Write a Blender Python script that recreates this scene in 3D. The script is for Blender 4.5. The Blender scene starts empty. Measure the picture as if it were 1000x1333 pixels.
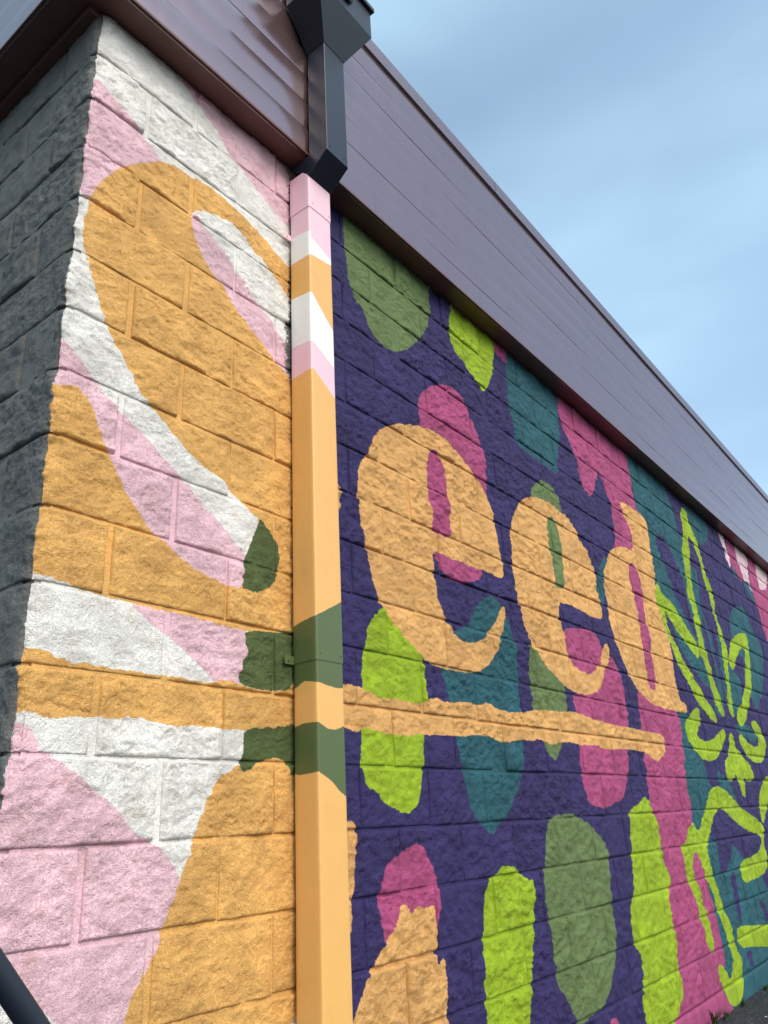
import bpy, bmesh, math, random
import numpy as np
from mathutils import Vector, Matrix

R_ = math.radians
scene = bpy.context.scene
col = scene.collection

# ------------------------------------------------------------------ camera
cam_d = bpy.data.cameras.new('camera')
cam = bpy.data.objects.new('camera', cam_d)
col.objects.link(cam)
CAM = Vector((-0.9264, -1.7701, 1.0278))
AX_X = Vector((0.6141551, -0.7876187, -0.0497023))
AX_Y = -Vector((0.2674309, 0.2669583, -0.9258585))
AX_Z = -Vector((0.7424919, 0.5553288, 0.3745874))
m = Matrix((AX_X, AX_Y, AX_Z)).transposed().to_4x4()
m.translation = CAM
cam.matrix_world = m
cam_d.sensor_fit = 'HORIZONTAL'
cam_d.sensor_width = 36.0
cam_d.lens = 36.306
cam_d.clip_start = 0.05
cam_d.clip_end = 4000
scene.camera = cam

# ------------------------------------------------------------------ world, sun, exposure
SUN_EL, SUN_AZ = R_(41), R_(194)        # azimuth clockwise from +Y
w = bpy.data.worlds.new('World')
scene.world = w
w.use_nodes = True
nt = w.node_tree
nt.nodes.clear()
wo = nt.nodes.new('ShaderNodeOutputWorld')
bg = nt.nodes.new('ShaderNodeBackground')
sky = nt.nodes.new('ShaderNodeTexSky')
sky.sky_type = 'NISHITA'
sky.sun_disc = False
sky.sun_elevation = SUN_EL
sky.sun_rotation = SUN_AZ
sky.air_density = 1.0
sky.dust_density = 2.2
sky.ozone_density = 1.2
tc = nt.nodes.new('ShaderNodeTexCoord')
mp = nt.nodes.new('ShaderNodeMapping')
mp.inputs['Scale'].default_value = (1.2, 1.0, 3.2)
mp.inputs['Rotation'].default_value = (0.3, 0.2, 0.9)
nz = nt.nodes.new('ShaderNodeTexNoise')
nz.inputs['Scale'].default_value = 1.0
nz.inputs['Detail'].default_value = 4.0
nz.inputs['Roughness'].default_value = 0.45
rp = nt.nodes.new('ShaderNodeMapRange')
rp.interpolation_type = 'SMOOTHSTEP'
rp.inputs['From Min'].default_value = 0.30
rp.inputs['From Max'].default_value = 0.78
rp.inputs['To Min'].default_value = 0.15
rp.inputs['To Max'].default_value = 0.62
mx = nt.nodes.new('ShaderNodeMix')
mx.data_type = 'RGBA'
mx.inputs['B'].default_value = (4.7, 7.1, 8.2, 1)
L = nt.links.new
L(tc.outputs['Generated'], mp.inputs['Vector'])
L(mp.outputs['Vector'], nz.inputs['Vector'])
L(nz.outputs['Fac'], rp.inputs['Value'])
L(rp.outputs['Result'], mx.inputs['Factor'])
L(sky.outputs['Color'], mx.inputs['A'])
L(mx.outputs['Result'], bg.inputs['Color'])
bg.inputs['Strength'].default_value = 0.15
L(bg.outputs['Background'], wo.inputs['Surface'])

sd = bpy.data.lights.new('sun', 'SUN')
sd.energy = 1.5
sd.angle = R_(42)
sd.color = (1.0, 0.92, 0.80)
sun = bpy.data.objects.new('sun', sd)
col.objects.link(sun)
to_sun = Vector((math.sin(SUN_AZ) * math.cos(SUN_EL), math.cos(SUN_AZ) * math.cos(SUN_EL), math.sin(SUN_EL)))
sun.rotation_euler = to_sun.to_track_quat('Z', 'Y').to_euler()
sun.location = (2, -8, 9)

scene.view_settings.view_transform = 'Standard'
scene.view_settings.look = 'None'
scene.view_settings.gamma = 1.0
scene.view_settings.use_curve_mapping = False
scene.view_settings.exposure = 0.55
scene.render.engine = 'CYCLES'
scene.render.resolution_x = 768
scene.render.resolution_y = 1024

# ------------------------------------------------------------------ mural, in millimetres along and up the wall
MURAL = [
 ('pink', '312,3656 436,3574 501,3532 582,3459 654,3425 725,3399 802,3355 913,3324 1005,3304 1015,3885 332,3790'),
 ('pink', '-99,3358 -35,3344 28,3334 65,3315 121,3284 185,3251 250,3218 285,3185 291,3093 118,2837 28,2838 3,2861 -34,2891 -94,2872 -143,3280'),
 ('pink', '-53,2329 -8,2340 10,2323 56,2288 109,2249 142,2213 177,2190 210,2166 273,2135 316,2105 360,2077 405,2046 450,2010 503,1969 550,1949 582,1924 624,1891 664,1870 690,1858 678,1821 676,1782 661,1734 661,1734 598,1736 523,1749 464,1768 415,1790 370,1814 322,1849 280,1889 229,1952 187,2004 163,2049 138,2100 120,2141 102,2173 79,2188 43,2192 10,2177 -53,2149'),
 ('pink', '281,1632 329,1591 401,1548 456,1523 507,1486 557,1452 580,1430 669,1432 715,1495 712,1615 594,1619 506,1628 382,1633'),
 ('pink', '-4,1305 17,1289 37,1277 59,1252 81,1224 112,1211 143,1194 165,1183 202,1153 254,1118 301,1082 338,1040 390,1018 427,988 460,959 476,931 476,899 428,751 344,595 216,621 185,662 149,694 107,726 33,779 -35,817 -107,1298'),
 ('orange', '284,3192 348,3221 400,3221 488,3241 581,3221 659,3216 720,3193 782,3178 824,3148 876,3131 907,3120 1001,3096 974,1640 900,1631 795,1613 687,1608 594,1608 506,1614 383,1618 289,1623 199,1625 116,1631 40,1646 -1,1651 -50,1655 -112,2123 10,2177 43,2192 79,2188 102,2173 120,2141 138,2100 163,2049 187,2004 229,1952 280,1889 322,1849 370,1814 415,1790 464,1768 523,1749 598,1736 661,1734 676,1787 678,1826 694,1859 707,1886 723,1935 742,1992 704,2014 653,2040 592,2076 537,2098 459,2125 413,2154 373,2186 328,2214 284,2249 233,2301 194,2355 157,2404 118,2465 93,2534 67,2583 50,2629 42,2661 29,2710 28,2768 34,2833 45,2886 66,2940 102,3003 154,3072 209,3133'),
 ('white', '397,3025 408,3068 434,3097 458,3110 518,3128 584,3141 642,3129 710,3082 742,3080 804,3038 846,3008 906,2972 998,2919 992,2578 907,2609 834,2632 774,2680 708,2713 640,2750 584,2796 540,2837 493,2875 454,2907 420,2963'),
 ('pink', '397,3025 408,3068 461,3035 523,2997 571,2975 609,2936 667,2895 725,2848 785,2812 834,2761 887,2736 994,2694 992,2578 907,2609 834,2632 774,2680 708,2713 640,2750 584,2796 540,2837 493,2875 454,2907 420,2963'),
 ('orange', '-41,1449 -5,1454 13,1462 63,1459 99,1445 137,1437 190,1441 247,1434 334,1438 429,1438 496,1432 566,1437 594,1445 639,1447 669,1437 796,1433 864,1442 899,1460 972,1487 969,1339 898,1334 797,1321 703,1311 643,1306 571,1312 503,1312 469,1308 438,1306 375,1312 314,1322 258,1314 203,1314 140,1312 91,1301 51,1313 17,1314 -22,1311'),
 ('orange', '647,1197 610,1180 584,1155 566,1125 546,1086 530,1052 521,1020 513,992 497,957 479,922 458,879 438,830 429,801 420,769 406,746 381,707 362,671 351,634 330,575 952,424 967,1255 735,1242 681,1211'),
 ('green', '742,1992 723,1935 707,1886 690,1855 678,1821 676,1782 661,1734 710,1739 746,1743 783,1761 815,1791 829,1826 836,1882 825,1929 799,1955 774,1971 756,1988'),
 ('green', '687,1608 795,1615 900,1634 975,1650 972,1487 899,1462 864,1444 796,1433 716,1439 669,1439 668,1471 674,1499 698,1533 688,1567'),
 ('green', '691,1311 689,1275 687,1243 675,1215 676,1202 697,1194 721,1201 726,1212 766,1224 814,1234 847,1235 870,1222 877,1202 897,1184 966,1180 969,1351 898,1334 797,1321'),
 ('soot_and_shade', '901,3589 873,3538 886,3511 877,3462 895,3434 886,3354 903,3206 885,3137 893,3115 880,3032 897,2956 884,2894 854,2824 871,2780 850,2728 866,2702 854,2655 883,2614 899,2521 893,2264 895,1969 897,1696 976,1709 1012,3674'),  # sooty patches, plus the shade of the gap behind the downspout painted on
 ('navy', '960,-400 960,3900 14000,3900 14000,-400'),
 ('olive', '1260,3892 1247,3604 1243,3535 1254,3424 1265,3323 1287,3218 1355,3186 1390,3143 1414,3094 1485,3068 1542,3064 1615,3087 1701,3147 1786,3230 1864,3330 1908,3409 1936,3520 1929,3639 1967,3943'),
 ('magenta', '2572,3658 2600,3576 2654,3575 2722,3555 2789,3603 2801,3833 2626,3796'),
 ('lime', '2167,3805 2142,3636 2101,3513 2094,3411 2137,3351 2208,3323 2294,3281 2369,3252 2419,3215 2475,3289 2540,3405 2592,3534 2590,3613 2638,3858'),
 ('teal', '2769,3816 2736,3578 2726,3402 2698,3235 2723,3144 2743,3037 2839,3012 3009,3002 3130,3003 3264,2996 3306,3139 3365,3298 3413,3459 3449,3620 3533,3900'),
 ('magenta', '3533,3900 3449,3620 3432,3484 3490,3374 3577,3281 3606,3189 3643,3049 3689,3008 3747,2998 3831,3058 3913,3176 3978,3281 4031,3245 4063,3154 4118,3052 4111,2933 4104,2816 4033,2642 4594,2774 4688,3076 4684,3170 4634,3302 4655,3419 4659,3607 4752,3895'),
 ('teal', '4772,3903 4648,3583 4655,3419 4684,3170 4767,2971 4776,2726 4798,2609 4973,2403 5053,2237 5290,2032 5687,1894 5873,2165 5786,2346 5745,2603 5703,2796 5803,3096 5763,3200 5692,3253 5642,3339 5639,3476 5537,3576 5553,3825'),
 ('navy', '5004,3045 4990,2951 5060,2853 5154,2734 5221,2595 5320,2513 5421,2430 5531,2296 5641,2312 5533,2551 5557,2753 5470,2867 5348,3020 5203,3090 5103,3104'),
 ('teal', '5993,3664 6771,3652 6668,3463 6501,3357 6293,3290 6189,3339 6090,3463'),
 ('teal', '5849,3001 5961,2976 5991,2856 5893,2670 5933,2569 6023,2382 6011,2052 5999,1736 5748,1688 5666,1953 5627,2259 5653,2521 5726,2767'),
 ('navy', '5861,2557 5945,2490 5942,2109 5911,1884 5799,1967 5784,2249'),
 ('teal', '6901,2767 7129,2854 7390,2902 7575,2878 7569,2732 7782,2628 7920,2502 7593,2150 7278,1935 7049,1839 6949,1943 6999,2161 6842,2358 6681,2480'),
 ('teal', '6096,2488 6197,2408 6117,2169 6104,1998 6073,1835 6140,1714 6444,1800 6726,1992 6654,2123 6442,2168 6345,2292 6274,2419'),
 ('navy', '6917,2354 7041,2340 6881,2148 6692,2044 6678,2153'),
 ('teal', '6161,1653 6386,1699 6674,1684 6859,1595 6699,1534 6507,1577 6280,1597'),
 ('pale', '7081,3653 7152,3529 7243,3468 7216,3395 7263,3348 7288,3271 7379,3409 7356,3470 7299,3524 7341,3637'),
 ('magenta', '7415,3699 7350,3537 7393,3446 7383,3359 7485,3307 7569,3266 7690,3232 7791,3245 7744,3372 7705,3511 7686,3638'),
 ('teal', '7376,3349 7477,3296 7615,3251 7448,3223 7332,3256'),
 ('pale', '7720,3682 7716,3487 7772,3370 7799,3255 7920,3289 8012,3213 8112,3180 8060,3231 8017,3292 8088,3413 8160,3537 8211,3714'),
 ('magenta', '8233,3700 8118,3411 8074,3322 8112,3180 8119,3077 8162,3016 8193,2832 8292,2652 9362,2241 10376,2336 12063,4111 8783,3747'),
 ('pale', '8639,3704 8548,3523 8511,3404 8489,3304 8943,3390 9242,3725'),
 ('teal', '7799,3255 7949,3287 8062,3197 8149,3074 7983,3069 7872,3159'),
 ('lime', '1388,1811 1297,1721 1284,1661 1262,1587 1250,1530 1256,1484 1239,1342 1239,1277 1231,1221 1249,1171 1256,1149 1297,1142 1322,1122 1363,1091 1407,1085 1441,1069 1496,1066 1541,1086 1565,1126 1582,1188 1608,1277 1622,1349 1652,1468 1651,1553 1650,1629 1649,1667 1555,1731 1437,1820'),
 ('magenta', '1894,3029 1806,2955 1760,2884 1736,2779 1762,2741 1761,2569 1751,2190 2030,2217 2312,2523 2330,2658 2342,2764 2320,2855 2272,2927 2214,3032 2168,3073 2100,3107 1988,3071'),
 ('magenta', '1781,2144 1800,2106 1826,2076 1846,2045 1905,2029 2001,2031 2106,2064 2172,2089 2193,2128 2184,2153 1865,2183'),
 ('teal', '2236,2018 2159,1981 2080,1919 2027,1839 1933,1806 1875,1787 1762,1650 1784,1601 1806,1553 1823,1473 1842,1407 2411,1443 2423,1497 2446,1625 2445,1717 2446,1822 2433,1896 2378,1960 2309,2017'),
 ('teal', '1828,1391 1844,1346 1853,1295 1871,1227 1888,1154 1911,1081 1965,1025 2009,1000 2041,982 2076,969 2106,994 2185,1034 2268,1107 2339,1171 2387,1254 2415,1340 2437,1427'),
 ('olive', '2834,2694 2864,2775 2936,2837 3027,2887 3128,2889 3192,2858 3226,2797 3250,2738 3277,2585 3160,2215 2959,2193 2884,2530'),
 ('olive', '2592,1839 2557,1730 2554,1591 2539,1470 2579,1382 2631,1367 2648,1314 2719,1273 2783,1319 2835,1376 2925,1496 2953,1616 2944,1676 2802,1740 2697,1826'),
 ('magenta', '3028,1978 3133,2004 3404,2038 3509,2021 3535,1941 3517,1833 3308,1739 3086,1765 2997,1846'),
 ('magenta', '3611,1900 3696,1906 3749,1861 3780,1761 3794,1623 3758,1485 3692,1364 3661,1264 3580,1159 3509,1098 3358,1072 3248,1055 3132,1060 3049,1094 3025,1157 3008,1243 3021,1366 3038,1444 3036,1523 3047,1645 3248,1656 3469,1738'),
 ('teal', '3826,2609 3646,2422 3621,2291 3663,2215 3772,2371 3838,2542'),
 ('teal', '4760,1668 4729,1448 4665,1285 4642,1168 4660,1042 4589,926 4610,810 4682,602 4719,465 4732,389 4755,282 4763,178 4731,90 4616,1 4665,-63 4783,-149 4659,-369 7250,-608 7526,104 6375,389 5955,584 5519,705 5354,877 5278,1034 5173,1149 5127,1295 5052,1425 5031,1558 4945,1671'),
 ('teal', '5396,1306 5559,1232 5720,1172 5764,1066 5704,1017 5474,1117 5396,1171'),
 ('navy', '5256,1029 5045,937 4922,834 5066,813 5017,695 4992,611 5171,608 5450,770 5568,870 5497,935 5392,1006'),
 ('navy', '5878,832 6205,836 6209,734 6047,687 5872,670 5854,751'),
 ('navy', '5246,607 5359,604 5337,430 5302,291 5196,303 5212,418'),
 ('navy', '6062,523 6410,554 6302,417 6098,434'),
 ('navy', '5813,376 5926,376 6049,233 5900,224'),
 ('navy', '5268,110 5371,114 5364,14 5259,29'),
 ('magenta', '4020,1761 4001,1607 3936,1359 3938,1204 3910,1044 3975,945 3985,840 3968,759 4009,715 4049,643 3975,604 3936,556 3952,492 3952,422 3974,347 3932,273 3929,202 3961,146 3925,86 3832,34 3745,-12 3575,-109 4248,-298 4783,-149 4665,-63 4616,1 4731,90 4763,178 4755,282 4732,389 4719,465 4682,602 4610,810 4589,926 4660,1042 4642,1168 4665,1285 4729,1448 4760,1668 4577,1737'),
 ('lime', '3831,1113 3753,1076 3608,1041 3549,1010 3506,863 3510,749 3458,634 3374,541 3356,456 3361,396 3438,334 3405,244 3361,129 3378,57 3394,-80 3575,-109 3745,-12 3832,34 3925,86 3961,146 3929,202 3932,273 3974,347 3952,422 3952,492 3936,556 3975,604 4049,643 4009,715 3968,759 3985,840 3975,945 3910,1044 3906,1087'),
 ('lime', '2100,846 2064,820 2002,808 1966,743 1940,666 1917,604 1910,511 1899,419 1911,339 1928,234 2154,185 2205,288 2248,359 2264,423 2318,553 2354,692 2359,766 2343,785 2313,778 2267,811 2200,837 2145,849'),
 ('olive', '2739,1035 2614,1024 2560,999 2532,951 2514,888 2477,834 2459,743 2463,652 2474,586 2483,517 2477,446 2487,382 2520,321 2579,274 2623,198 2668,195 2791,201 2906,216 2963,251 3050,309 3112,370 3161,489 3159,581 3149,626 3177,746 3202,834 3168,897 3105,936 3026,975 2945,1006 2824,1037'),
 ('magenta', '2892,115 2952,156 3005,156 3026,118 2967,41'),
 ('magenta', '1509,961 1461,943 1410,928 1347,906 1314,861 1290,806 1294,749 1306,699 1315,665 1508,621 1609,655 1628,684 1654,772 1649,810 1632,862 1589,916 1556,956'),
 ('tan', '1440,778 1412,766 1405,737 1364,707 1320,675 1265,628 1224,592 1195,549 1156,506 1140,479 1095,403 1680,276 1649,389 1644,423 1645,492 1657,577 1628,581 1603,568 1592,593 1612,642 1618,685 1616,746 1594,756 1545,748 1510,761 1476,741 1464,754'),
 ('tan', '964,1067 1146,1045 1173,1044 1191,1020 1189,973 1179,928 1171,861 1157,814 1154,753 1145,718 957,706'),
 ('tan', '1131,2256 1167,2245 1163,2157 1126,2121'),
 ('tan', '964,1489 1155,1488 1252,1487 1316,1468 1384,1460 1455,1466 1538,1462 1614,1462 1658,1481 1725,1493 1768,1481 1824,1480 1896,1492 1975,1492 2049,1488 2138,1512 2201,1490 2316,1475 2491,1495 2590,1513 2825,1520 3030,1535 3198,1514 3402,1507 3529,1494 3739,1498 4011,1490 4325,1488 4379,1452 4331,1364 4232,1337 4150,1311 4066,1332 4001,1362 3804,1372 3625,1370 3398,1357 3248,1375 3049,1367 2870,1378 2708,1352 2578,1379 2511,1361 2422,1368 2252,1343 2172,1349 2090,1365 2015,1367 1891,1351 1777,1352 1616,1346 1490,1331 1396,1332 1307,1340 1265,1351 1209,1330 1156,1345 962,1338'),
 ('tan', '1566,2679 1479,2633 1404,2567 1358,2491 1329,2431 1286,2385 1278,2324 1269,2244 1275,2180 1290,2113 1304,2036 1323,1968 1347,1905 1371,1839 1397,1807 1443,1769 1504,1733 1562,1695 1626,1658 1688,1634 1770,1622 1904,1622 2030,1629 2112,1652 2188,1696 2253,1747 2312,1821 2354,1884 2391,1947 2384,1985 2363,1992 2334,1960 2285,1903 2217,1847 2160,1802 2066,1764 1988,1756 1909,1769 1883,1799 1845,1826 1819,1849 1806,1887 1792,1912 1778,1985 1769,2053 1780,2137 1859,2138 1952,2130 2051,2138 2153,2139 2261,2143 2409,2139 2417,2210 2402,2288 2381,2374 2370,2468 2338,2544 2287,2592 2241,2629 2175,2671 2090,2718 2010,2740 1958,2759 1879,2758 1782,2749 1687,2723'),
 ('magenta', '1840,2657 1804,2624 1784,2557 1782,2491 1783,2403 1798,2324 1790,2267 1780,2231 1934,2223 1941,2316 1948,2406 1949,2506 1930,2608 1896,2641 1873,2661'),
 ('tan', '2860,2726 2729,2671 2640,2590 2569,2503 2540,2407 2525,2306 2508,2197 2517,2097 2546,2014 2574,1927 2616,1866 2665,1802 2761,1747 2876,1688 2976,1659 3094,1641 3243,1642 3381,1677 3477,1730 3545,1818 3637,1908 3651,1971 3611,1989 3565,1959 3496,1867 3417,1803 3305,1760 3184,1764 3096,1796 3036,1851 3031,1927 2989,2007 3007,2132 3159,2147 3333,2141 3468,2123 3635,2141 3642,2221 3606,2313 3631,2444 3562,2545 3470,2610 3406,2685 3313,2736 3206,2730 3110,2752 2991,2751'),
 ('olive', '3066,2671 3001,2614 2989,2534 2995,2419 3011,2308 2995,2218 3094,2225 3137,2238 3145,2361 3159,2506 3151,2616 3123,2657'),
 ('tan', '4222,2766 4016,2698 3910,2629 3806,2524 3760,2436 3748,2341 3749,2190 3762,2069 3819,1970 3868,1880 3957,1793 4059,1731 4212,1681 4420,1668 4726,1665 4909,1668 4952,1682 4943,1725 4857,1751 4848,1820 4843,1869 4838,2007 4867,2210 4789,2371 4732,2448 4798,2609 4795,2699 4820,2846 4860,3027 4836,3149 4648,3159 4341,3149 4297,3111 4347,3059 4419,2989 4443,2875 4422,2763'),
 ('magenta', '4338,2673 4260,2627 4252,2513 4275,2407 4276,2255 4268,2057 4249,1900 4244,1803 4319,1755 4378,1786 4396,1849 4408,1960 4429,2090 4422,2197 4450,2441 4447,2623 4410,2673'),
 ('lime', '5924,3559 5861,3437 5842,3300 5724,3169 5679,3024 5640,2892 5597,2721 5613,2586 5616,2462 5619,2309 5578,2184 5652,2143 5711,2020 5713,1903 5751,1809 5812,1747 5864,1702 5947,1726 5945,1781 5906,1877 5845,1971 5802,2061 5777,2178 5756,2239 5768,2350 5761,2467 5773,2615 5781,2758 5789,2869 5850,3036 5928,3198 5982,3322 6077,3265 6141,3192 6173,3104 6194,2999 6210,2887 6246,2772 6244,2637 6285,2532 6289,2408 6278,2297 6267,2187 6190,2052 6180,1947 6086,1792 6145,1721 6188,1718 6257,1805 6296,1978 6368,2166 6480,2345 6436,2415 6380,2533 6334,2568 6329,2659 6367,2781 6343,2914 6295,3014 6262,3103 6235,3200 6220,3316 6113,3394 6070,3503 6006,3576'),
 ('lime', '4820,2620 4887,2622 4889,2561 5023,2527 5165,2498 5255,2433 5358,2357 5480,2307 5578,2215 5578,2184 5526,2134 5471,2139 5367,2186 5232,2240 5086,2296 4981,2356 4917,2393 4882,2422 4897,2295 4940,2220 5043,2159 5129,2066 5231,1996 5347,1915 5478,1821 5611,1755 5700,1679 5652,1640 5581,1653 5448,1690 5300,1754 5198,1825 5135,1899 5032,1962 4968,2028 4896,2110 4860,2197 4820,2306 4763,2384 4718,2451 4743,2533'),
 ('lime', '7267,2613 7009,2566 6796,2497 6632,2415 6532,2317 6425,2241 6447,2175 6531,2157 6628,2217 6759,2318 6964,2411 7138,2457 7092,2369 7037,2303 6993,2218 6858,2089 6776,1990 6581,1877 6403,1810 6298,1738 6339,1670 6430,1663 6574,1718 6706,1813 6878,1923 7021,2027 7095,2048 7140,2132 7197,2264 7312,2398 7326,2514 7360,2589'),
 ('lime', '5169,1721 4981,1646 4866,1596 4837,1547 4866,1485 4934,1431 5039,1377 5182,1349 5310,1347 5488,1380 5653,1442 5762,1505 5825,1561 5813,1602 5747,1598 5634,1557 5484,1515 5310,1485 5168,1494 5075,1517 5126,1569 5247,1615 5250,1676 5246,1727'),
 ('lime', '5975,1587 5914,1536 5907,1470 5790,1401 5639,1339 5609,1243 5742,1200 5847,1252 5909,1276 5943,1207 5967,1127 6024,1086 6089,1109 6106,1185 6113,1250 6244,1210 6401,1223 6445,1273 6365,1352 6226,1415 6086,1471 6047,1536 6039,1585'),
 ('lime', '6827,1741 6753,1716 6771,1677 6849,1614 6884,1562 6812,1513 6670,1501 6513,1526 6404,1572 6330,1600 6240,1576 6222,1526 6306,1455 6408,1402 6580,1369 6794,1375 6978,1426 7085,1510 7119,1608 7006,1698 6935,1741'),
 ('lime', '5323,1176 5177,1154 5077,1113 4973,1038 4861,971 4731,875 4666,924 4621,953 4491,893 4394,830 4322,807 4317,750 4325,689 4334,633 4347,607 4419,532 4436,442 4438,375 4497,280 4533,197 4612,220 4605,301 4587,413 4521,502 4492,599 4463,649 4488,714 4547,759 4603,774 4644,740 4663,671 4685,606 4753,538 4788,445 4802,395 4833,321 4887,231 4911,171 4926,100 4832,45 4779,20 4740,80 4678,131 4609,125 4572,73 4635,6 4674,-73 4770,-122 4955,-109 5052,-36 5105,74 5074,150 5016,215 5010,323 4929,404 4907,493 4842,594 4816,679 4788,737 4844,795 4971,880 5094,956 5256,1029 5396,1011 5545,945 5764,879 5974,839 6213,819 6238,767 6166,714 5963,670 5649,662 5503,635 5495,575 5525,512 5699,519 5992,523 6203,545 6295,617 6321,723 6390,824 6337,902 6077,960 5819,1026 5660,1094 5443,1155'),
 ('lime', '6783,1246 6612,1175 6455,1059 6378,947 6418,882 6505,921 6672,1014 6829,1094 7108,1237 6939,1267'),
 ('lime', '5159,279 5089,215 5182,144 5314,140 5825,73 6363,3 6505,135 5945,199 5466,249'),
]
PIPE_BANDS = [
 ('white', [(-0.017, 3.258), (-0.123, 3.242)], [(0.891, 3.214), (1.009, 3.174)]),
 ('orange', [(-0.016, 3.123), (-0.121, 3.121)], [(0.889, 3.125), (1.008, 3.143)]),
 ('white', [(-0.019, 2.956), (-0.122, 2.944)], [(0.89, 2.948), (1.006, 2.833)]),
 ('pink', [(-0.018, 2.729), (-0.121, 2.72)], [(0.889, 2.723), (1.008, 2.658)]),
 ('orange', [(-0.017, 2.59), (-0.122, 2.599)], [(0.891, 2.603), (1.012, 2.522)]),
 ('green', [(-0.017, 1.648), (-0.069, 1.659), (-0.127, 1.668)], [(0.896, 1.671), (1.012, 1.734)]),
 ('orange', [(-0.015, 1.446), (-0.069, 1.465), (-0.122, 1.455)], [(0.89, 1.456), (0.948, 1.447), (1.011, 1.446)]),
 ('green', [(-0.014, 1.327), (-0.067, 1.333), (-0.119, 1.331)], [(0.887, 1.332), (0.925, 1.315), (0.957, 1.31), (1.009, 1.325)]),
 ('orange', [(-0.013, 1.192), (-0.042, 1.183), (-0.115, 1.188)], [(0.883, 1.188), (0.92, 1.175), (0.951, 1.156), (1.003, 1.118)]),
]

# ------------------------------------------------------------------ helpers
rng = random.Random(7)

def tag(o, label=None, cat=None, group=None, kind=None):
    if label: o['label'] = label
    if cat: o['category'] = cat
    if group: o['group'] = group
    if kind: o['kind'] = kind
    return o

def empty(name, loc=(0, 0, 0), parent=None):
    o = bpy.data.objects.new(name, None)
    col.objects.link(o)
    o.location = loc
    o.empty_display_size = 0.1
    if parent: o.parent = parent
    return o

def link(name, me, parent=None, loc=(0, 0, 0)):
    o = bpy.data.objects.new(name, me)
    col.objects.link(o)
    o.location = loc
    if parent: o.parent = parent
    return o

def bm_obj(name, bm, mat, parent=None, bevel=0.0, seg=2, smooth=False):
    if bevel > 0:
        bmesh.ops.bevel(bm, geom=list(bm.edges), offset=bevel, segments=seg, profile=0.5, affect='EDGES', clamp_overlap=True)
    bmesh.ops.recalc_face_normals(bm, faces=list(bm.faces))
    me = bpy.data.meshes.new(name)
    bm.to_mesh(me)
    bm.free()
    if smooth:
        for f in me.polygons: f.use_smooth = True
    me.materials.append(mat)
    return link(name, me, parent)

def hexa(bm, lo, hi):
    """solid from two quads (lists of 4 points in matching order)"""
    a = [bm.verts.new(p) for p in lo]
    b = [bm.verts.new(p) for p in hi]
    bm.faces.new(a[::-1])
    bm.faces.new(b)
    for i in range(4):
        j = (i + 1) % 4
        bm.faces.new((a[i], a[j], b[j], b[i]))

def box(bm, x0, x1, y0, y1, z0, z1):
    hexa(bm, [(x0, y0, z0), (x1, y0, z0), (x1, y1, z0), (x0, y1, z0)],
             [(x0, y0, z1), (x1, y0, z1), (x1, y1, z1), (x0, y1, z1)])

def tube(bm, pts, radii, n=12):
    rings = []
    pts = [Vector(p) for p in pts]
    for i, p in enumerate(pts):
        t = (pts[min(i + 1, len(pts) - 1)] - pts[max(i - 1, 0)]).normalized()
        u = t.orthogonal().normalized() if i == 0 else (u - t * u.dot(t)).normalized()
        v = t.cross(u)
        rings.append([bm.verts.new(p + (u * math.cos(k * 2 * math.pi / n) + v * math.sin(k * 2 * math.pi / n)) * radii[i]) for k in range(n)])
    for a, b in zip(rings, rings[1:]):
        for k in range(n):
            bm.faces.new((a[k], a[(k + 1) % n], b[(k + 1) % n], b[k]))
    bm.faces.new(rings[0][::-1])
    bm.faces.new(rings[-1])

# ---- numpy gradient noise
def _h(ix, iy, s):
    h = (ix.astype(np.uint32) * np.uint32(374761393) + iy.astype(np.uint32) * np.uint32(668265263) + np.uint32(s * 2246822519 & 0xffffffff))
    h = (h ^ (h >> np.uint32(13))) * np.uint32(1274126177)
    return h ^ (h >> np.uint32(16))

def perlin(x, y, s=0):
    ix = np.floor(x).astype(np.int64); iy = np.floor(y).astype(np.int64)
    fx = x - ix; fy = y - iy
    ux = fx * fx * fx * (fx * (fx * 6 - 15) + 10); uy = fy * fy * fy * (fy * (fy * 6 - 15) + 10)
    def g(dx, dy):
        a = _h(ix + dx, iy + dy, s).astype(np.float64) * (2 * math.pi / 4294967296.0)
        return np.cos(a) * (fx - dx) + np.sin(a) * (fy - dy)
    n = (g(0, 0) * (1 - ux) + g(1, 0) * ux) * (1 - uy) + (g(0, 1) * (1 - ux) + g(1, 1) * ux) * uy
    return n * 1.5

def sstep(t):
    t = np.clip(t, 0, 1)
    return t * t * (3 - 2 * t)

# ---- mural as signed distances (negative inside), one per paint colour
PAINTS = ['pink', 'orange', 'green', 'navy', 'teal', 'magenta', 'olive', 'lime', 'tan', 'pale', 'grey', 'soot_and_shade']
BIG = 0.06

def chaikin(p, it=1, c=0.22):
    if len(p) < 5: return p
    for _ in range(it):
        q = np.roll(p, -1, 0)
        p = np.stack([p * (1 - c) + q * c, p * c + q * (1 - c)], 1).reshape(-1, 2)
    return p

SHAPES = []
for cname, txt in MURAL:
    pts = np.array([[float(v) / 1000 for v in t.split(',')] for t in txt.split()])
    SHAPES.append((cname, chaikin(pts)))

def poly_sdf(px, py, poly):
    d2 = np.full(px.shape, 1e9)
    inside = np.zeros(px.shape, bool)
    q = np.roll(poly, -1, 0)
    for (x0, y0), (x1, y1) in zip(poly, q):
        ex, ey = x1 - x0, y1 - y0
        wx, wy = px - x0, py - y0
        t = np.clip((wx * ex + wy * ey) / (ex * ex + ey * ey + 1e-12), 0, 1)
        d2 = np.minimum(d2, (wx - ex * t) ** 2 + (wy - ey * t) ** 2)
        c = (y0 > py) != (y1 > py)
        if ey != 0:
            inside ^= c & (px < ex * (py - y0) / ey + x0)
    d = np.sqrt(d2)
    return np.where(inside, -d, d)

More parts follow.
